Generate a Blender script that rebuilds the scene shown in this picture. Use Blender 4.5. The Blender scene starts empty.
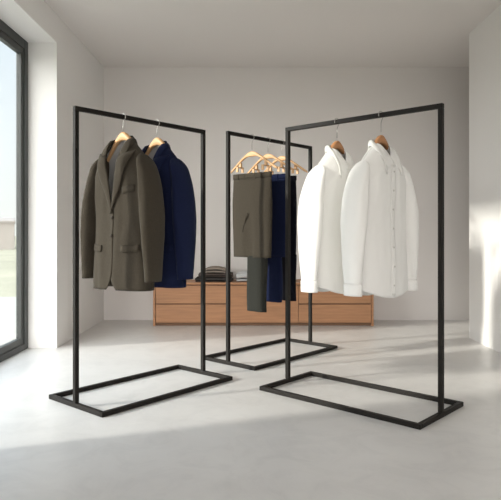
import bpy, bmesh, math, random
from mathutils import Vector, noise
C = bpy.context.scene
COL = C.collection
PI = math.pi
random.seed(4)

# ------------------------------------------------------------------ helpers
def tag(o, label=None, cat=None, group=None, kind=None):
    if label: o['label'] = label
    if cat: o['category'] = cat
    if group: o['group'] = group
    if kind: o['kind'] = kind
    return o

def empty(name, loc, rz=0.0):
    o = bpy.data.objects.new(name, None)
    o.empty_display_size = 0.1
    COL.objects.link(o)
    o.location = loc
    o.rotation_euler = (0, 0, rz)
    return o

class MB:
    def __init__(s):
        s.bm = bmesh.new()
    def box(s, x0, x1, y0, y1, z0, z1):
        v = [s.bm.verts.new((x, y, z)) for x in (x0, x1) for y in (y0, y1) for z in (z0, z1)]
        for f in ((0,1,3,2),(4,6,7,5),(0,4,5,1),(2,3,7,6),(0,2,6,4),(1,5,7,3)):
            s.bm.faces.new([v[i] for i in f])
        return s
    def grid(s, pts, closed_u=False):
        s._grid(pts, closed_u); return s
    def _grid(s, pts, closed_u=False):
        """pts[v][u] points"""
        vs = [[s.bm.verts.new(p) for p in row] for row in pts]
        n = len(vs[0])
        for a in range(len(vs) - 1):
            for b in range(n if closed_u else n - 1):
                c = (b + 1) % n
                s.bm.faces.new((vs[a][b], vs[a][c], vs[a+1][c], vs[a+1][b]))
        return vs
    def rings(s, rings, cap0=True, cap1=True):
        vs = s._grid(rings, True)
        if cap0: s.bm.faces.new(list(reversed(vs[0])))
        if cap1: s.bm.faces.new(vs[-1])
        return s
    def tube(s, path, r, n=8):
        path = [Vector(p) for p in path]
        rr = []
        t0 = (path[1] - path[0]).normalized()
        up = Vector((0, 1, 0)) if abs(t0.y) < .9 else Vector((1, 0, 0))
        for i, p in enumerate(path):
            a = path[max(i-1, 0)]; b = path[min(i+1, len(path)-1)]
            t = (b - a).normalized()
            u = t.cross(up).normalized(); w = t.cross(u).normalized()
            rr.append([p + u*r*math.cos(2*PI*k/n) + w*r*math.sin(2*PI*k/n) for k in range(n)])
        return s.rings(rr)
    def disc(s, c, r, th, n=14, axis='y'):
        rr = []
        for k, (q, d) in enumerate(((.86, -.5), (1, -.3), (1, .3), (.86, .5))):
            row = []
            for i in range(n):
                a = 2*PI*i/n
                if axis == 'y':
                    row.append((c[0]+r*q*math.cos(a), c[1]+d*th, c[2]+r*q*math.sin(a)))
                else:
                    row.append((c[0]+r*q*math.cos(a), c[1]+r*q*math.sin(a), c[2]+d*th))
            rr.append(row)
        return s.rings(rr)
    def build(s, name, m, parent=None, smooth=False, bevel=0, solid=0, sub=0, bseg=2, off=0):
        bmesh.ops.recalc_face_normals(s.bm, faces=s.bm.faces[:])
        me = bpy.data.meshes.new(name)
        s.bm.to_mesh(me); s.bm.free()
        me.materials.append(m)
        if smooth:
            for p in me.polygons: p.use_smooth = True
        o = bpy.data.objects.new(name, me)
        COL.objects.link(o)
        if parent: o.parent = parent
        if solid:
            md = o.modifiers.new('solid', 'SOLIDIFY'); md.thickness = solid; md.offset = off
        if bevel:
            md = o.modifiers.new('bevel', 'BEVEL'); md.width = bevel; md.segments = bseg
            md.limit_method = 'ANGLE'; md.angle_limit = math.radians(40)
        if sub:
            md = o.modifiers.new('sub', 'SUBSURF'); md.levels = sub; md.render_levels = sub
        return o

# ------------------------------------------------------------------ materials
def mat(name, col, rough=.6, metal=0, spec=.5, bump=None, var=None, sheen=0, trans=0):
    """bump=(scale,strength,dist,stretch) var=(scale,amount,stretch)"""
    m = bpy.data.materials.new(name); m.use_nodes = True
    nt = m.node_tree; N = nt.nodes; L = nt.links
    b = N['Principled BSDF']
    b.inputs['Base Color'].default_value = (*col, 1)
    b.inputs['Roughness'].default_value = rough
    b.inputs['Metallic'].default_value = metal
    b.inputs['Specular IOR Level'].default_value = spec
    if sheen:
        b.inputs['Sheen Weight'].default_value = sheen
        b.inputs['Sheen Roughness'].default_value = .5
    tc = N.new('ShaderNodeTexCoord')
    def tex(scale, stretch, detail=4):
        mp = N.new('ShaderNodeMapping'); mp.inputs['Scale'].default_value = stretch
        L.new(tc.outputs['Object'], mp.inputs['Vector'])
        t = N.new('ShaderNodeTexNoise'); t.inputs['Scale'].default_value = scale
        t.inputs['Detail'].default_value = detail
        L.new(mp.outputs['Vector'], t.inputs['Vector'])
        return t
    if var:
        t = tex(var[0], var[2])
        r = N.new('ShaderNodeValToRGB')
        r.color_ramp.elements[0].position = .3; r.color_ramp.elements[1].position = .7
        a = var[1]
        r.color_ramp.elements[0].color = (*[c*(1-a) for c in col], 1)
        r.color_ramp.elements[1].color = (*[min(1, c*(1+a)) for c in col], 1)
        L.new(t.outputs['Fac'], r.inputs['Fac']); L.new(r.outputs['Color'], b.inputs['Base Color'])
    if bump:
        t = tex(bump[0], bump[3])
        bp = N.new('ShaderNodeBump'); bp.inputs['Strength'].default_value = bump[1]
        bp.inputs['Distance'].default_value = bump[2]
        L.new(t.outputs['Fac'], bp.inputs['Height']); L.new(bp.outputs['Normal'], b.inputs['Normal'])
    return m

M = {}
M['wall'] = mat('wall_plaster', (.80, .762, .735), .9, spec=.2, bump=(60, .06, .004, (1,1,1)), var=(1.2, .012, (1,1,1)))
M['wall_white'] = mat('white_plaster', (.85, .835, .815), .9, spec=.2, bump=(60, .06, .004, (1,1,1)))
M['ceiling'] = mat('ceiling_paint', (.82, .785, .757), .95, spec=.1, bump=(50, .04, .003, (1,1,1)))
M['black_metal'] = mat('dark_powder_coated_steel', (.011, .009, .0072), .55, 0, .2, bump=(300, .1, .0005, (1,1,1)))
M['alu'] = mat('dark_grey_aluminium', (.040, .042, .040), .45, 0, .4)
M['chrome'] = mat('brushed_steel_wire', (.42, .40, .38), .3, 1.0)
M['birch'] = mat('pale_birch_wood', (.62, .37, .18), .5, bump=(40, .08, .002, (1,1,8)), var=(9, .10, (1,1,7)))
M['beech'] = mat('brown_beech_wood', (.42, .20, .085), .5, bump=(40, .08, .002, (1,1,8)), var=(9, .12, (1,1,7)))
M['oak'] = mat('oak_veneer', (.40, .195, .092), .5, bump=(30, .08, .001, (1,6,14)), var=(3.2, .14, (1,3,13)))
M['oak_dark'] = mat('oak_gap_shade', (.16, .085, .045), .7)  # darkened oak; shade of the front gaps and plinth put into its colour
M['olive'] = mat('olive_brown_wool', (.047, .039, .029), .9, spec=.1, bump=(420, .35, .0008, (1,1,1)), var=(160, .10, (1,1,.5)), sheen=.04)
M['olive_shade'] = mat('olive_wool_shaded', (.024, .024, .020), .9, spec=.1, bump=(420, .35, .0008, (1,1,1)), var=(160, .08, (1,1,.5)), sheen=.04)  # darker copy of the olive wool; lower leg's shade put into its colour
M['navy'] = mat('navy_wool', (.0085, .0125, .038), .9, spec=.1, bump=(420, .35, .0008, (1,1,1)), var=(160, .10, (1,1,.5)), sheen=.02)
M['black_blue'] = mat('black_navy_wool', (.006, .006, .010), .9, spec=.1, bump=(420, .35, .0008, (1,1,1)))
M['lining'] = mat('silver_grey_satin_lining', (.36, .35, .34), .35, bump=(12, .3, .01, (4,1,.4)))
M['shirt'] = mat('white_cotton', (.84, .83, .80), .85, spec=.2, bump=(9, .25, .01, (2.5,1,.5)), sheen=.1)
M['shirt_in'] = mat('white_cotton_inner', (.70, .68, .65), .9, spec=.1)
M['pearl'] = mat('pearl_button', (.62, .60, .56), .25)
M['horn'] = mat('dark_horn_button', (.03, .022, .016), .6, spec=.2)
M['thread'] = mat('grey_buttonhole_thread', (.25, .25, .25), .9)
M['charcoal'] = mat('charcoal_knit', (.055, .050, .048), .95, spec=.1, bump=(90, .6, .003, (1,1,1)))
M['brownk'] = mat('dark_brown_knit', (.085, .066, .058), .95, spec=.1, bump=(90, .6, .003, (1,1,1)))
M['taupe'] = mat('taupe_knit', (.30, .25, .21), .95, spec=.1, bump=(90, .6, .003, (1,1,1)))
M['palegrey'] = mat('pale_grey_cloth', (.55, .55, .55), .95, spec=.1, bump=(30, .4, .006, (1,1,1)))
M['grass'] = mat('dry_grass', (.23, .22, .17), 1, spec=0, var=(.25, .18, (1,1,1)), bump=(2, .6, .1, (1,1,1)))
M['terrace'] = mat('pale_concrete_terrace', (.28, .27, .25), .9, var=(1, .05, (1,1,1)))
M['render_wall'] = mat('beige_render', (.20, .18, .16), .95, var=(.8, .08, (1,1,1)))
M['roofing'] = mat('grey_roof_sheet', (.20, .18, .165), .9)
M['foliage'] = mat('hazy_foliage', (.18, .185, .16), 1, spec=0, var=(1.5, .25, (1,1,1)), bump=(3, 1, .3, (1,1,1)))

# polished concrete floor
def floor_mat():
    m = bpy.data.materials.new('polished_concrete'); m.use_nodes = True
    nt = m.node_tree; N = nt.nodes; L = nt.links; b = N['Principled BSDF']
    tc = N.new('ShaderNodeTexCoord')
    def noise_(scale, detail, dist=0, rough=.5, stretch=(1,1,1)):
        mp = N.new('ShaderNodeMapping'); mp.inputs['Scale'].default_value = stretch
        L.new(tc.outputs['Object'], mp.inputs['Vector'])
        t = N.new('ShaderNodeTexNoise'); t.inputs['Scale'].default_value = scale
        t.inputs['Detail'].default_value = detail; t.inputs['Distortion'].default_value = dist
        t.inputs['Roughness'].default_value = rough
        L.new(mp.outputs['Vector'], t.inputs['Vector']); return t
    a = noise_(1.1, 5, .6, .55)
    r = N.new('ShaderNodeValToRGB')
    r.color_ramp.elements[0].position = .30; r.color_ramp.elements[0].color = (.650, .632, .612, 1)
    r.color_ramp.elements[1].position = .70; r.color_ramp.elements[1].color = (.73, .712, .690, 1)
    L.new(a.outputs['Fac'], r.inputs['Fac'])
    c = noise_(5, 8, 1.2, .65)
    r2 = N.new('ShaderNodeValToRGB')
    r2.color_ramp.elements[0].position = .28; r2.color_ramp.elements[0].color = (.90, .90, .90, 1)
    r2.color_ramp.elements[1].position = .55; r2.color_ramp.elements[1].color = (1, 1, 1, 1)
    L.new(c.outputs['Fac'], r2.inputs['Fac'])
    mx = N.new('ShaderNodeMix'); mx.data_type = 'RGBA'; mx.blend_type = 'MULTIPLY'
    mx.inputs[0].default_value = 1
    L.new(r.outputs['Color'], mx.inputs[6]); L.new(r2.outputs['Color'], mx.inputs[7])
    L.new(mx.outputs[2], b.inputs['Base Color'])
    mr = N.new('ShaderNodeMapRange'); mr.inputs['To Min'].default_value = .24; mr.inputs['To Max'].default_value = .40
    L.new(c.outputs['Fac'], mr.inputs['Value']); L.new(mr.outputs['Result'], b.inputs['Roughness'])
    b.inputs['Specular IOR Level'].default_value = .45
    bp = N.new('ShaderNodeBump'); bp.inputs['Strength'].default_value = .05; bp.inputs['Distance'].default_value = .004
    L.new(c.outputs['Fac'], bp.inputs['Height']); L.new(bp.outputs['Normal'], b.inputs['Normal'])
    return m
M['floor'] = floor_mat()

def glass_mat():
    m = bpy.data.materials.new('clear_window_glass'); m.use_nodes = True
    nt = m.node_tree; N = nt.nodes; L = nt.links
    for n in list(N):
        if n.type != 'OUTPUT_MATERIAL': N.remove(n)
    out = N['Material Output']
    t = N.new('ShaderNodeBsdfTransparent'); t.inputs['Color'].default_value = (.96, .98, .975, 1)
    g = N.new('ShaderNodeBsdfGlossy'); g.inputs['Roughness'].default_value = .01
    mx = N.new('ShaderNodeMixShader')
    mx.inputs['Fac'].default_value = .04; L.new(t.outputs['BSDF'], mx.inputs[1]); L.new(g.outputs['BSDF'], mx.inputs[2])
    L.new(mx.outputs['Shader'], out.inputs['Surface'])
    return m
M['glass'] = glass_mat()

# ------------------------------------------------------------------ room
H = 2.73; BY = 6.24; RY = -3.0          # ceiling, back wall, rear end of the room
XL = -1.585; XO = -1.88; XR = 1.96; XA = 3.2
WY0, WY1, WZ = 2.13, 4.73, 2.50
def struct(name, mb, m, parent=None, **k):
    o = mb.build(name, m, parent, **k)
    if not parent: o['kind'] = 'structure'
    return o
struct('floor', MB().box(XO, XA+.2, RY, BY+.2, -.12, 0), M['floor'])
struct('ceiling', MB().box(XO, XA+.2, RY, BY+.2, H, H+.15), M['ceiling'])
struct('wall_back', MB().box(XO, XA+.2, BY, BY+.2, 0, H), M['wall'])
wl = MB()
wl.box(XO, XL, WY1, BY, 0, H)
wl.box(XO, XL, WY0, WY1, WZ, H)
wl.box(XO, XL, RY, WY0, 0, H)
struct('wall_left', wl, M['wall_white'])
struct('wall_right', MB().box(XR, XR+.22, RY, 5.18, 0, H), M['wall_white'])
struct('wall_alcove', MB().box(XA, XA+.2, RY, BY, 0, H), M['wall'])
# unseen rear wall; its wide unglazed opening is added to let skylight flood in
rw = MB()
rw.box(XO, XO+.45, RY-.2, RY, -.12, H+.15); rw.box(XR-.1, XA+.2, RY-.2, RY, -.12, H+.15)
rw.box(XO+.45, XR-.1, RY-.2, RY, 2.6, H+.15)
struct('wall_rear', rw, M['wall_white'])

# big floor-to-head window, seen at the left
w = empty('window_1', (XO+.032, (WY0+WY1)/2, 0)); w['kind'] = 'structure'
hy = (WY1-WY0)/2
fr = MB()
fr.box(-.03, .03, -hy, -hy+.07, 0, WZ); fr.box(-.03, .03, hy-.075, hy, 0, WZ)
fr.box(-.03, .03, -hy+.075, hy-.075, 0, .05); fr.box(-.03, .03, -hy+.075, hy-.075, WZ-.075, WZ)
fr.build('window_frame', M['alu'], w, bevel=.004)
sa = MB()
a, b_ = -hy+.075, hy-.075
sa.box(-.02, .02, a, a+.05, .05, WZ-.075); sa.box(-.02, .02, b_-.05, b_, .05, WZ-.075)
sa.box(-.02, .02, a+.05, b_-.05, .05, .10); sa.box(-.02, .02, a+.05, b_-.05, WZ-.125, WZ-.075)
sa.build('window_sash', M['alu'], w, bevel=.003)
MB().box(-.004, .004, a+.05, b_-.05, .10, WZ-.125).build('window_pane', M['glass'], w)

w2 = empty('rear_light_opening', ((XO+XR+.35)/2, RY-.1, 0)); w2['kind'] = 'structure'  # frame of the added opening behind the camera
hx = (XR-.1-XO-.45)/2
fr = MB()
for x in (-hx, hx-.06): fr.box(x, x+.06, -.04, .04, 0, 2.6)
for x in (-hx/3-.03, hx/3-.03): fr.box(x, x+.06, -.04, .04, .06, 2.54)
fr.box(-hx+.06, hx-.06, -.04, .04, 0, .06); fr.box(-hx+.06, hx-.06, -.04, .04, 2.54, 2.6)
fr.build('window_frame', M['alu'], w2, bevel=.004)

# ------------------------------------------------------------------ outside
struct('ground', MB().box(-140, 60, -80, 160, -.5, -.15), M['grass'])
struct('terrace', MB().box(XO-2.6, XO, -4, 9, -.3, -.06), M['terrace'])
ob = empty('outbuilding', (-22.8, 36.8, -.15), math.radians(22))
MB().box(-7.2, 7.2, -3, 3, 0, 1.75).build('wall', M['render_wall'], ob)
rf = MB(); rf.grid([[(-7.3, -3.1, 1.75), (7.25, -3.1, 1.75)], [(-7.3, 0, 2.0), (7.25, 0, 2.0)], [(-7.3, 3.1, 1.75), (7.25, 3.1, 1.75)]])
rf.build('roof', M['roofing'], ob, solid=.12)
tag(ob, 'low hazy beige building far off in the field outside the window', 'building')
def tree(x, y, r, hgt, lab):
    t = empty('tree', (x, y, -.15))
    MB().tube([(0, 0, 0), (.1, 0, hgt*.3), (0, .1, hgt*.6)], r*.09, 8).build('trunk', M['horn'], t)
    mb = MB()
    rows = []
    n = 26
    for i in range(1, 16):
        ph = PI*i/16; row = []
        for j in range(n):
            a = 2*PI*j/n
            d = Vector((math.sin(ph)*math.cos(a), math.sin(ph)*math.sin(a), math.cos(ph)))
            q = r*(1 + .35*noise.noise(d*2.2+Vector((x, y, 0))) + .15*noise.noise(d*6+Vector((x, 0, 0))))
            row.append((d.x*q, d.y*q, hgt*.62 + d.z*q*.7))
        rows.append(row)
    mb.rings(rows).build('crown', M['foliage'], t, smooth=True)
    tag(t, lab, 'tree')
tree(-40.5, 78, 3.0, 4.6, 'round pale hazy tree rising just past the beige building outside the window')
tree(-53, 84, 3.6, 5.2, 'broad hazy tree behind the beige building, by the left edge of the window view')

# ------------------------------------------------------------------ garment racks
TB = .025
def rack(x, y, th, L, W, Hh, label):
    r = empty('garment_rack', (x, y, 0), th)
    l, w_ = L/2, W/2
    b = MB()
    b.box(-l, l, -w_, -w_+TB, 0, TB); b.box(-l, l, w_-TB, w_, 0, TB)
    b.box(-l, -l+TB, -w_+TB, w_-TB, 0, TB); b.box(l-TB, l, -w_+TB, w_-TB, 0, TB)
    b.build('base_frame', M['black_metal'], r, bevel=.0025)
    for s in (-1, 1):
        cx = s*(l-TB/2)
        MB().box(cx-TB/2, cx+TB/2, -TB/2, TB/2, TB, Hh-TB).build('post', M['black_metal'], r, bevel=.0025)
    MB().box(-l, l, -TB/2, TB/2, Hh-TB, Hh).build('hanging_rail', M['black_metal'], r, bevel=.0025)
    tag(r, label, 'clothes rack', 'black metal clothes racks')
    return r
R = math.radians
def railpt(rk, s):     # s in 0..1 between the posts
    x, y, th, L, W, Hh = rk
    d = (s-.5)*(L-TB)
    return (x+math.cos(th)*d, y+math.sin(th)*d, Hh-TB/2)
def s_at(rk, px):      # where along the rail a hook hangs
    x, y, th, L, W, Hh = rk
    k = (px-250.5)/578
    d = (k*y - x)/(math.cos(th)-k*math.sin(th))
    return d/(L-TB)+.5
RA = (-.6314, 3.4973, .8608, .990, .515, 1.632)
RB = (.172, 4.5079, .8355, 1.015, .5315, 1.673)
RC = (.6073, 3.3096, -.7432, 1.033, .515, 1.610)
rack(*RA, 'black metal floor rack on the left, nearest the window, holding two suit jackets')
rack(*RB, 'black metal floor rack standing in the middle behind the others, holding trousers')
rack(*RC, 'black metal floor rack on the right, holding two white shirts')

# ------------------------------------------------------------------ hangers
def hook_path():
    R0 = .0212; p = []
    for a in range(205, -46, -14):
        p.append((R0*math.cos(R(a)), 0, R0*math.sin(R(a))))
    p += [(.006, 0, -.029), (.001, 0, -.040), (0, 0, -.055), (0, 0, -.095)]
    return p
def hanger(loc, rz, wood, span=.20, drop=.16, top=-.086, thick=.034, hgt=.040, label='', name='clothes_hanger', cat='hanger', group=None, clips=None, clip_drop=.05, yo=0):
    h = empty(name, loc, rz)
    rr = []
    n = 40
    for i in range(n+1):
        x = span*(2*i/n-1); q = abs(x)/span
        zt = top - drop*(math.sqrt(q*q+.03)-math.sqrt(.03))/(math.sqrt(1.03)-math.sqrt(.03))
        hh = hgt*(.46 + .54*math.exp(-(x/.045)**2)) * (1 if q < .95 else .8)
        th = thick*(.85+.15*math.cos(PI*q)) * (1 if q < .97 else .7)
        row = []
        for k in range(12):
            a = 2*PI*k/12; ca, sa_ = math.cos(a), math.sin(a)
            sx = abs(ca)**.6*(1 if ca >= 0 else -1); sz = abs(sa_)**.6*(1 if sa_ >= 0 else -1)
            row.append((x, sx*th/2 + yo + .018*q*q, zt-hh/2+sz*hh/2))
        rr.append(row)
    MB().rings(rr).build('hanger_body', wood, h, smooth=True)
    MB().tube(hook_path(), .0021, 8).build('hook', M['chrome'], h, smooth=True)
    if clips:
        for s in (-1, 1):
            x = s*clips
            q = clips/span
            zt = top - drop*(math.sqrt(q*q+.03)-math.sqrt(.03))/(math.sqrt(1.03)-math.sqrt(.03)) - hgt*.48
            c = MB().box(x-.011, x+.011, -.002+.018*q*q, .014+.018*q*q, zt-clip_drop+.01, zt+.006)
            c.box(x-.011, x+.011, -.030, -.022, zt-clip_drop-.022, zt-clip_drop+.014)
            c.box(x-.011, x+.011, .030, .038, zt-clip_drop-.022, zt-clip_drop+.014)
            c.box(x-.011, x+.011, -.030, .038, zt-clip_drop+.010, zt-clip_drop+.018)
            c.build('clip', wood, h, bevel=.002)
    tag(h, label, cat, group)
    return h

# ------------------------------------------------------------------ upper-body garments
def sgn(v): return 1 if v >= 0 else -1
class Torso:
    def __init__(s, zn, drop, zh, ws, wc, ww, wh, D, nx=.06, hemcurve=.0, seed=0):
        s.zn, s.drop, s.zh, s.ws, s.wc, s.ww, s.wh, s.D, s.nx, s.hc, s.seed = zn, drop, zh, ws, wc, ww, wh, D, nx, hemcurve, seed
    def ztop(s, x):
        a = abs(x)
        if a < s.nx: return s.zn
        q = (a-s.nx)/(s.ws-s.nx)
        return s.zn - s.drop*(.9*q + .1*q**3)
    def zbot(s, x):
        return s.zh + s.hc*(abs(x)/s.wh)**2
    def W(s, t):
        if t < .28: return s.ws + (s.wc-s.ws)*(t/.28)
        if t < .5: return s.wc + (s.ww-s.wc)*(.5-.5*math.cos(PI*(t-.28)/.22))
        return s.ww + (s.wh-s.ww)*(.5-.5*math.cos(PI*(t-.5)/.5))
    def dep(s, sx, t):
        q = max(0, 1-min(1, abs(sx))**2.6)**.5
        ramp = min(1, t/.16)**.55
        return s.D*q*ramp*(1-.12*math.exp(-((t-.5)/.2)**2))
    def wrinkle(s, x, t, side):
        k = Vector((x*14, t*1.6+side*5, s.seed*3.1))
        return .010*noise.noise(k)*min(1, t*4) + .004*noise.noise(Vector((x*30, t*7, s.seed+side)))*min(1, t*4)
    def pt(s, sx, t, side=-1, off=0):
        W = s.W(t); x = sx*W
        xs = min(abs(x), s.ws)*sgn(x)
        zt = s.ztop(xs); z = zt+(s.zbot(x)-zt)*t
        y = side*(s.dep(sx, t)+.0003+.0017*min(1, t*25))
        if abs(sx) < .97: y += s.wrinkle(x, t, side)*(1-abs(sx)**6)
        if side > 0:
            nb = math.exp(-(x/(s.nx-.004))**4)*max(0, 1-t*9); y += .045*nb
            z += .026*nb
        y += side*off
        return Vector((x, y, z))
    def at(s, x, z, side=-1, off=0):
        t = .5
        for _ in range(30):
            W = s.W(t); xs = min(abs(x), s.ws)*sgn(x)
            zt = s.ztop(xs); t2 = (z-zt)/(s.zbot(x)-zt)
            t2 = max(0, min(1, t2))
            if abs(t2-t) < 1e-5: break
            t = t2
        p = s.pt(x/s.W(t), t, side, off)
        p.x = x; p.z = z
        return p

def front_panel(T, side, opening, n=18, m=44):
    """side -1 = viewer's left; opening(t) = signed x of the centre edge for that side (distance from x=0)"""
    rows = []
    for j in range(m+1):
        t = j/m
        o = opening(t)*side; W = T.W(t)*side
        row = []
        for i in range(n+1):
            u = i/n; x = o+(W-o)*u
            p = T.pt(x/T.W(t), t, -1, .003 if side < 0 else 0)
            row.append(p)
        rows.append(row)
    return rows

def cloth_patch(T, pts_rows, off):
    return [[T.at(x, z, -1, off) for (x, z) in row] for row in pts_rows]

def sleeve_mesh(T, side, zc, rtop=.080, rmid=.070, rcuff=.052, spread=.245, yoff=-.012, seed=0, n=28, thin=.62):
    x0 = T.ws-.036
    ztop_ = T.ztop(x0) - .005
    rows = []; m = 44
    for j in range(m+1):
        v = (j/m)**1.25
        z = ztop_ + (zc-ztop_)*v
        cap = math.sqrt(max(0, 1-(1-min(1, v/.09))**2))
        if j == 0: cap = .04
        r = rtop + (rmid-rtop)*math.sin(PI/2*min(1, v/.45)) + (rcuff-rmid)*max(0, (v-.45)/.55)**1.3
        ry = r*cap; rx = r*thin*cap
        cx = x0 + (spread-x0)*(1-math.exp(-v*3.0))/.95
        cy = yoff*math.sin(PI*.5*v) - .02*v
        tilt = .80*max(0, 1-v/.22)
        row = []
        for k in range(n):
            a = 2*PI*k/n
            wv = 1+(.07*noise.noise(Vector((math.cos(a)*2+seed, math.sin(a)*2, z*5)))+.04*noise.noise(Vector((math.cos(a)*4, seed, z*14))))*min(1, v*4)
            dx = rx*math.cos(a)*wv
            row.append((side*(cx+dx), cy+ry*math.sin(a)*wv, z - dx*tilt))
        rows.append(row)
    return rows

def jacket(loc, rz, cloth, label, zn=-.130, zh=-1.000, seed=1, name='suit_jacket', spread=.266):
    j = empty(name, loc, rz)
    T = Torso(zn, .135, zh, .203, .208, .200, .224, .088, seed=seed, nx=.068)
    brk = .50
    def opening(t):
        if t < brk: return .070*(1-t/brk)**.8 - .012*(t/brk)
        if t > .86: return -.012 + .052*((t-.86)/.14)**2
        return -.012
    fr = MB()
    for s in (-1, 1): fr.grid(front_panel(T, s, opening))
    back = [[T.pt(-1+2*i/32, t/40, 1) for i in range(33)] for t in range(41)]
    fr.grid(back)
    fr.build('jacket_body', cloth, j, smooth=True, solid=.0035)
    # lining seen inside the neck opening
    ln = MB(); ln.grid([[T.pt(-.82+1.64*i/24, .012+t*.9/20, 1, -.012) for i in range(25)] for t in range(21)])
    ln.build('lining', M['lining'], j, smooth=True)
    for s, sd in ((-1, 2.0), (1, 7.0)):
        spread = .240 if s < 0 else .268
        MB().rings(sleeve_mesh(T, s, zh+.055, .066, .088, .058, spread, seed=sd+seed, thin=.50), True, False).build('sleeve', cloth, j, smooth=True, solid=.004)
        zc = zh+.055
        bt = MB()
        for k in range(3): bt.disc((s*spread, .0275, zc+.03+k*.02), .0055, .006)
        bt.build('cuff_button', M['horn'], j, smooth=True)
    # lapels: fold from the break up to the notch
    L_ = zn-zh; zb = zn-(L_)*brk; znot = zn-.108
    for s in (-1, 1):
        rows = []
        for a in range(15):
            v = a/14
            z = zb+(znot-zb)*v
            t = (zn-z)/L_
            xi = opening(t) if v > .05 else -.008
            w_ = .092*min(1, (v*1.10))**.75
            row = []
            for b in range(9):
                u = b/8
                x = s*(xi-.003+w_*u)
                zz = z + .030*u*v
                p = T.at(x, zz, -1, .006+.014*math.sin(PI*u*.8)*(.4+.8*v) + (.003 if s < 0 else 0))
                row.append(p)
            rows.append(row)
        MB().grid(rows).build('lapel', cloth, j, smooth=True, solid=.004)
        # collar half meets the lapel at the notch
        rows = []
        for a in range(13):
            v = a/12               # 0 notch front -> 1 back of neck
            ang = v*PI/2
            if v < .45:
                q = v/.45
                z = znot+.004 + (zn-.006-znot)*q
                xi = opening((zn-min(z, zn-.002))/L_)
                y0 = T.at(s*max(xi, .01), min(z, zn-.004), -1, .009).y
                pi_ = Vector((s*xi, y0, z))
                w_ = .050-.012*q
                po = T.at(s*(xi+w_), z-.012*(1-q)-.030*q, -1, .016)
                po.z = z-.006*(1-q)-.030*q
                mid = (pi_+po)/2 + Vector((0, -.004, .002))
            else:
                q = (v-.45)/.55
                a2 = q*PI/2
                pi_ = Vector((s*.068*math.cos(a2), -.004+.056*math.sin(a2), zn+.000+.014*q))
                po = Vector((s*.094*math.cos(a2), -.006+.078*math.sin(a2), zn-.024-.006*q))
                mid = (pi_+po)/2 + Vector((s*.004*math.cos(a2), .005*math.sin(a2), .006))
            rows.append([pi_, pi_*.6+mid*.4+Vector((0, 0, .004)), mid, po*.6+mid*.4, po])
        MB().grid(rows).build('collar', cloth, j, smooth=True, solid=.004)
        # flap pockets
        rows = []
        for a in range(5):
            row = []
            for b in range(9):
                x = s*(.075+.11*b/8); z = zh+.255 - a*.010*(1 if 0 < b < 8 or a < 4 else .85) + .006*(b/8)
                row.append((x, z))
            rows.append(row)
        MB().grid(cloth_patch(T, rows, .009)).build('pocket_flap', cloth, j, smooth=True, solid=.004)
    # breast welt pocket, buttons
    rows = [[(.075+.085*b/6, zn-.285+.012*b/6-a*.020) for b in range(7)] for a in range(3)]
    MB().grid(cloth_patch(T, rows, .0035)).build('breast_pocket', cloth, j, smooth=True, solid=.003)
    for z in (zb-.022, zb-.125):
        p = T.at(.004, z, -1, .010)
        MB().disc(p, .0095, .005).build('button', M['horn'], j, smooth=True)
    tag(j, label, 'jacket', 'suit jackets on the left rack')
    return j

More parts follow.
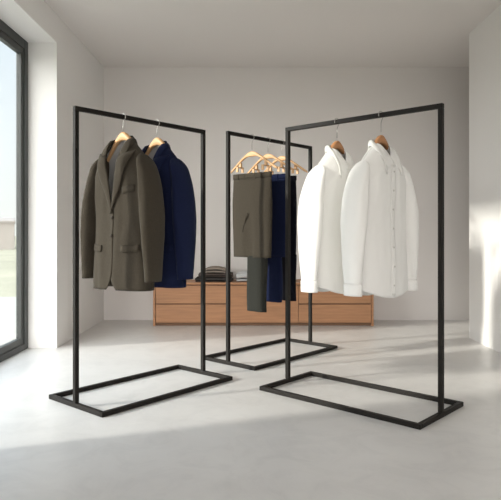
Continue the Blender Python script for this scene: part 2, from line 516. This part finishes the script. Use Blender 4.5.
def shirt(loc, rz, label, zn=-.155, zh=-1.005, seed=1, spread=.250):
    j = empty('dress_shirt', loc, rz)
    T = Torso(zn, .150, zh, .195, .205, .200, .215, .080, seed=seed, hemcurve=.055, nx=.050)
    def opL(t): return -.014 if t > .13 else .052*(1-t/.13)**1.1 - .014*(t/.13)
    fr = MB()
    for s in (-1, 1): fr.grid(front_panel(T, s, opL, m=54))
    fr.grid([[T.pt(-1+2*i/32, t/40, 1) for i in range(33)] for t in range(41)])
    fr.build('shirt_body', M['shirt'], j, smooth=True, solid=.0025)
    # placket strip with its buttons
    L_ = zn-zh
    rows = [[(-.019+.036*b/4, zn-.128-(L_-.143)*a/40) for b in range(5)] for a in range(41)]
    pl = MB(); pl.grid(cloth_patch(T, rows, .0065))
    pl.build('placket', M['shirt'], j, smooth=True, solid=.003)
    for k in range(7):
        z = zn-.165-k*.103
        p = T.at(0, z, -1, .010)
        MB().disc(p, .0055, .003).build('button', M['pearl'], j, smooth=True)
    for s, sd in ((-1, 1.0), (1, 5.0)):
        zc = zh+.03; spread = .274 if s < 0 else .206
        MB().rings(sleeve_mesh(T, s, zc+.052, .056, .084, .052, spread, seed=sd+seed, thin=.52), True, False).build('sleeve', M['shirt'], j, smooth=True, solid=.003)
        # cuff
        rows = []
        for a in range(6):
            z = zc+.058-.062*a/5; row = []
            for k in range(28):
                q = 2*PI*k/28
                row.append((s*(spread+.0305*math.cos(q)), -.032+.0545*math.sin(q), z))
            rows.append(row)
        cf = MB(); cf.grid(rows, True); cf.build('cuff', M['shirt'], j, smooth=True, solid=.004)
        # sleeve placket slit above the cuff
        sl = MB(); rows = []
        for a in range(9):
            v = a/8; z = zc+.075+.10*v; w_ = .011*math.sin(PI*min(1, .12+.88*v))
            yc = -.032-.01*v*0
            rr_ = .054+.010*v
            row = []
            for k in (-1, -.4, .4, 1):
                ang = R(-125)+k*w_/.05
                row.append((s*(spread+(.029+.006*v)*-math.cos(ang)*-1*(1) + .003*-1), yc+.004*v+rr_*math.sin(ang)-.0035, z))
            rows.append(row)
        sl.grid(rows); sl.build('sleeve_placket', M['shirt'], j, smooth=True, solid=.003)
    # collar: stand + two leaves
    st = MB(); rows = []
    for a in range(25):
        ph = -PI/2+.16 + (2*PI-.32)*a/24          # starts/ends at the front
        x = .058*math.cos(ph); y = .050*math.sin(ph)
        fr_ = .5-.5*math.sin(ph)                      # 1 front, 0 back
        zt = zn+.014-.112*fr_**2.6
        rows.append([(x, y, zt-.040-.018*fr_), (x*.98, y*.98, zt-.018), (x*.95, y*.95, zt)])
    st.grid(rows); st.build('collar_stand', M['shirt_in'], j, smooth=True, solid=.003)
    lf = MB(); 
    for s in (-1, 1):
        rows = []
        for a in range(15):
            q = a/14                                    # 0 front -> 1 back centre
            ph = -PI/2+.17+(PI-.17)*q
            x = .057*math.cos(ph)*s; y = .052*math.sin(ph)
            fr_ = .5-.5*math.sin(ph)
            zt = zn+.018-.112*fr_**2.6
            out = 1.30+.35*fr_
            drop_ = .050 + .042*math.exp(-(q/.16)**2)
            xo = x*out+s*.050*math.exp(-(q/.17)**2); yo = y*(1.22+.10*fr_)-.004*fr_
            zo = zt-drop_-.018*math.exp(-((q-.5)/.2)**2)
            wq = math.exp(-((q-.52)/.17)**2)
            zo = zo*(1-wq)+(T.ztop(xo)+.006)*wq
            # keep the leaf outside the chest surface
            if q < .5:
                f = T.at(xo, min(zo, T.ztop(xo)-.001), -1, .012)
                yo = min(yo, f.y) if q < .4 else yo
            row = []
            for b in range(7):
                u = b/6
                bulge = .010*math.sin(PI*min(1, u*1.6)*.5+0) if u < .4 else .010
                px_ = x+(xo-x)*u; py_ = y+(yo-y)*u; pz_ = zt+(zo-zt)*u + .010*math.sin(PI*u)
                n_ = Vector((x, y, 0)).normalized()*.006*math.sin(PI*u)
                row.append((px_+n_.x, py_+n_.y, pz_))
            rows.append(row)
        lf.grid(rows)
    lf.build('collar_leaf', M['shirt'], j, smooth=True, solid=.003)
    # chest pocketless front, yoke seam at the back
    tag(j, label, 'shirt', 'white shirts on the right rack')
    return j

def trousers(loc, rz, cloth, cloth2, label, z0=-.235, z1=-.850, z2=-1.275, hw=.188, D=.040, legx=(-.050, .142), seed=0, group='trousers clipped to the middle rack'):
    j = empty('suit_trousers', loc, rz)
    n = 48
    def ring(cx, hw_, d, z, crease, cy=0, k=0, sd=0):
        row = []
        for i in range(n):
            a = 2*PI*i/n; ca, sa_ = math.cos(a), math.sin(a)
            x = sgn(ca)*abs(ca)**.75*hw_; y = sgn(sa_)*abs(sa_)**.8*d
            g = 1-crease*math.exp(-(x/.016)**2)
            y *= g
            y += .006*noise.noise(Vector(((x+sd)*16, z*3, seed+sgn(sa_))))*min(1, (z0-z)*5)
            row.append((cx+x, cy+y, z))
        return row
    rows = []
    for i in range(26):
        v = i/25; z = z0-.036+(z1-z0+.036)*v
        hw_ = hw+.006*math.sin(PI*v)-.004*v
        rows.append(ring(0, hw_, D*(.62+.38*min(1, v*3)) - .008*v, z, min(.75, max(0, (v-.25)*2.2)), sd=seed))
    MB().rings(rows).build('folded_legs', cloth, j, smooth=True)
    rows = [ring(0, hw+.001, D*.64, z0-.002, 0), ring(0, hw+.003, D*.68, z0-.004, 0), ring(0, hw+.003, D*.68, z0-.034, 0), ring(0, hw+.001, D*.64, z0-.038, 0)]
    wb = MB(); wb.grid(rows, True); 
    wb.build('waistband', cloth, j, smooth=True, solid=.003)
    for x in (-.115, -.05, .05, .115):
        bl = MB(); bl.box(x-.004, x+.004, -D*.68-.003, -D*.60, z0-.046, z0-.001)
        bl.build('belt_loop', cloth, j, bevel=.001)
    # pocket edge on the front of the left leg
    pk = MB(); rows = []
    for a in range(9):
        v = a/8; x = -.045-.022*math.sin(v*1.5)+.03*(1-v); z = z0-.30-.14*v
        rows.append([(x-.002, -D+.0045, z), (x+.004, -D+.0035, z)])
    pk.grid(rows); pk.build('pocket_edge', cloth, j, smooth=True, solid=.003)
    # hanging lower leg
    cx = sum(legx)/2; h2 = (legx[1]-legx[0])/2
    rows = []
    for i in range(22):
        v = i/21; z = z1+.012+(z2-z1-.012)*v
        rows.append(ring(cx+.004*math.sin(v*5+seed), h2*(1-.05*v), .030, z, 0, cy=.004, sd=seed+3))
    MB().rings(rows, True, True).build('trouser_leg', cloth2, j, smooth=True, bevel=0)
    tag(j, label, 'trousers', group)
    return j

# ------------------------------------------------------------------ dress the racks
# left rack: jackets face the near left
thA = RA[2]-PI/2+R(5)
sA1, sA2 = s_at(RA, 123), s_at(RA, 157)
la, lb = railpt(RA, sA1), railpt(RA, sA2)
GJ = 'hangers holding the jackets'
hanger(la, thA, M['birch'], .180, .178, -.086, .032, .050, 'pale wooden hanger inside the olive brown jacket', group=GJ, yo=.004)
hanger(lb, thA, M['birch'], .180, .178, -.086, .032, .050, 'pale wooden hanger inside the navy jacket', group=GJ, yo=.004)
jacket(la, thA+R(2), M['olive'], 'olive brown wool suit jacket hanging in front on the left rack', seed=1)
jacket(lb, thA-R(1), M['navy'], 'navy blue suit jacket hanging behind the olive brown one', seed=2)
# right rack: shirts face the near right
thC = RC[2]+PI/2 - R(7)
lc, ld = railpt(RC, s_at(RC, 337)), railpt(RC, s_at(RC, 381))
GS = 'hangers holding the shirts'
hanger(lc, thC, M['beech'], .175, .215, -.110, .030, .050, 'brown wooden hanger inside the far white shirt, nearer the middle rack', group=GS)
hanger(ld, thC, M['beech'], .175, .215, -.110, .030, .050, 'brown wooden hanger inside the near white shirt at the right end', group=GS)
shirt(lc, thC+R(1), 'white long-sleeved shirt farther along the rail, partly hidden by the nearer shirt', seed=4)
shirt(ld, thC-R(1), 'white long-sleeved shirt hanging in full view, nearest the right post', seed=9)
# middle rack: trousers
thB = RB[2]-PI/2
pts = [railpt(RB, s_at(RB, p)) for p in (252, 268, 282)]
GT = 'clip hangers on the middle rack'
for p, lab in zip(pts, ('pale wooden clip hanger holding the olive trousers, nearest the left post',
                        'pale wooden clip hanger holding the navy trousers, second of three',
                        'pale wooden clip hanger holding the blackish trousers, farthest of three')):
    hanger(p, thB, M['birch'], .235, .135, -.105, .022, .042, lab, group=GT, clips=.128, clip_drop=.045)
trousers(pts[0], thB, M['olive'], M['olive_shade'], 'olive brown trousers clipped to the middle rack with one leg hanging longer', seed=1, z0=-.270, z1=-.900, z2=-1.300)
trousers(pts[1], thB, M['navy'], M['navy'], 'dark navy trousers hanging just behind the olive pair', seed=5, z0=-.270, z1=-.900, z2=-1.245, legx=(-.04, .135))
trousers(pts[2], thB, M['black_blue'], M['black_blue'], 'narrow black-navy trousers behind the navy pair, next to the white shirt', seed=8, z0=-.270, z1=-.900, z2=-1.250, hw=.138, legx=(0, .135))

# ------------------------------------------------------------------ low oak sideboard
CX0, CX1, CY0, CY1, CT, CB = -.985, 1.245, 5.84, 6.232, .440, .0
cab = empty('sideboard', ((CX0+CX1)/2, CY0, 0))
w2_ = (CX1-CX0)/2; d_ = CY1-CY0
c = MB()
c.box(-w2_, -w2_+.022, 0, d_, 0, CT-.022); c.box(w2_-.022, w2_, 0, d_, 0, CT-.022)
c.box(-w2_+.022, w2_-.022, d_-.01, d_, .03, CT-.022)
c.box(-w2_+.022, w2_-.022, .02, d_-.01, .03, .05)
c.build('carcass', M['oak'], cab, bevel=.0015)
MB().box(-w2_, w2_, -.004, d_, CT-.022, CT).build('top_panel', M['oak'], cab, bevel=.0015)
MB().box(-w2_+.022, w2_-.022, .020, .036, 0, .03).build('plinth', M['oak_dark'], cab)
MB().box(-w2_+.022, w2_-.022, .024, .034, .05, CT-.022).build('gap_shade_board', M['oak_dark'], cab)  # dark board behind the fronts, paints the shade in the gaps
def X(px): return (px-250.5)/578*CY0-(CX0+CX1)/2
xs = [-w2_+.025, X(227.5), X(298.5), w2_-.025]
zlo, zmid, zhi = .034, .222, CT-.032
for a, b in ((xs[0], xs[1]), (xs[2], xs[3])):
    for z0, z1 in ((zlo, zmid-.005), (zmid+.006, zhi)):
        MB().box(a+.002, b-.002, .002, .020, z0, z1).build('drawer', M['oak'], cab, bevel=.0015)
MB().box(xs[1]+.002, xs[2]-.002, .002, .020, zlo, zhi).build('door', M['oak'], cab, bevel=.0015)
tag(cab, 'low oak sideboard with drawers against the back wall', 'cabinet')

# ------------------------------------------------------------------ folded clothes on the sideboard
def folded(x, y, z, w_, d, h, m, name, label, rz=0, layers=3, seed=0, mound=0, cat='folded clothes', group=None):
    o = empty(name, (x, y, z), rz)
    th = h/layers
    # zig-zag fold profile in (y,z): a continuous cloth folded back and forth
    prof = []
    for L in range(layers):
        zc = th*(L+.5); dirn = 1 if L % 2 == 0 else -1
        ys = [(-.5+i/6)*(d-th) for i in range(7)]
        if dirn < 0: ys.reverse()
        prof += [(yy, zc) for yy in ys]
        if L < layers-1:
            ye = ys[-1]
            prof.append((ye+dirn*th*.38, zc+th*.5))
    rows = []
    n = 18
    for i in range(n+1):
        u = -1+2*i/n
        row = []
        for (yy, zz) in prof:
            sag = .16*h*abs(u)**4
            up = mound*max(0, 1-(u*1.05)**2)*(1-(2*yy/d)**2*.7)*(zz/h)
            row.append((u*(w_-th)/2, yy+.006*noise.noise(Vector((u*3+seed, yy*9, zz*20))),
                        zz-sag*(zz/h)+up+.0))
        rows.append(row)
    mb = MB(); mb.grid(rows)
    ob_ = mb.build('folded_cloth', m, o, smooth=True, solid=th*.90)
    md = ob_.modifiers.new('sub', 'SUBSURF'); md.levels = 2; md.render_levels = 2
    # zz = 0 side touches the surface below
    tag(o, label, cat, group)
    return o
GF = 'folded clothes on the sideboard'
folded(-.375, 6.02, CT, .400, .28, .046, M['charcoal'], 'folded_sweater', 'charcoal folded sweater at the bottom of the pile on the sideboard', seed=1, group=GF)
folded(-.360, 6.02, CT+.047, .370, .27, .042, M['brownk'], 'folded_sweater', 'dark brown folded sweater in the middle of the pile on the sideboard', rz=R(2), seed=2, group=GF)
folded(-.365, 6.02, CT+.088, .250, .24, .045, M['taupe'], 'folded_sweater', 'taupe rumpled sweater on top of the pile on the sideboard', rz=R(-3), seed=3, layers=2, mound=.035, group=GF)
folded(-.035, 6.03, CT, .250, .26, .085, M['palegrey'], 'folded_blanket', 'pale grey soft folded cloth on the sideboard right of the dark pile', seed=6, layers=3, mound=.030, cat='folded cloth', group=GF)

# ------------------------------------------------------------------ light
wd = bpy.data.worlds.new('world'); C.world = wd; wd.use_nodes = True
nt = wd.node_tree; N = nt.nodes; L = nt.links
bg = N['Background']
tc = N.new('ShaderNodeTexCoord'); sp = N.new('ShaderNodeSeparateXYZ')
L.new(tc.outputs['Generated'], sp.inputs['Vector'])
rp = N.new('ShaderNodeValToRGB')
rp.color_ramp.elements[0].position = .0; rp.color_ramp.elements[0].color = (.97, .97, .93, 1)
rp.color_ramp.elements[1].position = .55; rp.color_ramp.elements[1].color = (.70, .84, 1.0, 1)
e = rp.color_ramp.elements.new(.16); e.color = (.92, .965, 1.0, 1)
L.new(sp.outputs['Z'], rp.inputs['Fac'])
mc = N.new('ShaderNodeMix'); mc.data_type = 'RGBA'
mf = N.new('ShaderNodeMapRange'); mf.inputs['From Min'].default_value = .2; mf.inputs['From Max'].default_value = -.7
L.new(sp.outputs['Y'], mf.inputs['Value']); L.new(mf.outputs['Result'], mc.inputs[0])
L.new(rp.outputs['Color'], mc.inputs[6]); mc.inputs[7].default_value = (1.0, .968, .945, 1)
L.new(mc.outputs[2], bg.inputs['Color'])
# the sky is brighter towards the rear (boosted there to fill the room)
mr = N.new('ShaderNodeMapRange'); mr.inputs['From Min'].default_value = .75; mr.inputs['From Max'].default_value = -.9
mr.inputs['To Min'].default_value = .41; mr.inputs['To Max'].default_value = 3.0
L.new(sp.outputs['Y'], mr.inputs['Value']); L.new(mr.outputs['Result'], bg.inputs['Strength'])

sun = bpy.data.lights.new('sun', 'SUN'); so = bpy.data.objects.new('sun', sun); COL.objects.link(so)
sdir = Vector((1, .36, -.335)).normalized()
so.rotation_euler = sdir.to_track_quat('-Z', 'Y').to_euler()
so.location = (-8, 0, 6)
sun.energy = 1.75; sun.angle = R(3.5); sun.color = (1.0, .94, .86)
def portal(loc, rot, sx, sy):
    l = bpy.data.lights.new('window_portal', 'AREA'); l.shape = 'RECTANGLE'; l.size = sx; l.size_y = sy
    l.cycles.is_portal = True
    o = bpy.data.objects.new('window_portal', l); COL.objects.link(o); o.location = loc; o.rotation_euler = rot
portal((XO-.02, (WY0+WY1)/2, WZ/2), (0, -PI/2, 0), WZ, WY1-WY0)
portal(((XO+XR+.35)/2, RY-.25, 1.3), (PI/2, 0, 0), 2*hx, 2.6)

# ------------------------------------------------------------------ camera
cam = bpy.data.cameras.new('camera'); co = bpy.data.objects.new('camera', cam); COL.objects.link(co)
co.location = (0, 0, .95); co.rotation_euler = (PI/2, 0, 0)
cam.sensor_width = 36; cam.lens = 578/501*36; cam.shift_y = -18/501
C.camera = co
C.view_settings.view_transform = 'Standard'; C.view_settings.look = 'None'
C.view_settings.gamma = 1; C.view_settings.use_curve_mapping = False
C.view_settings.exposure = 1.40
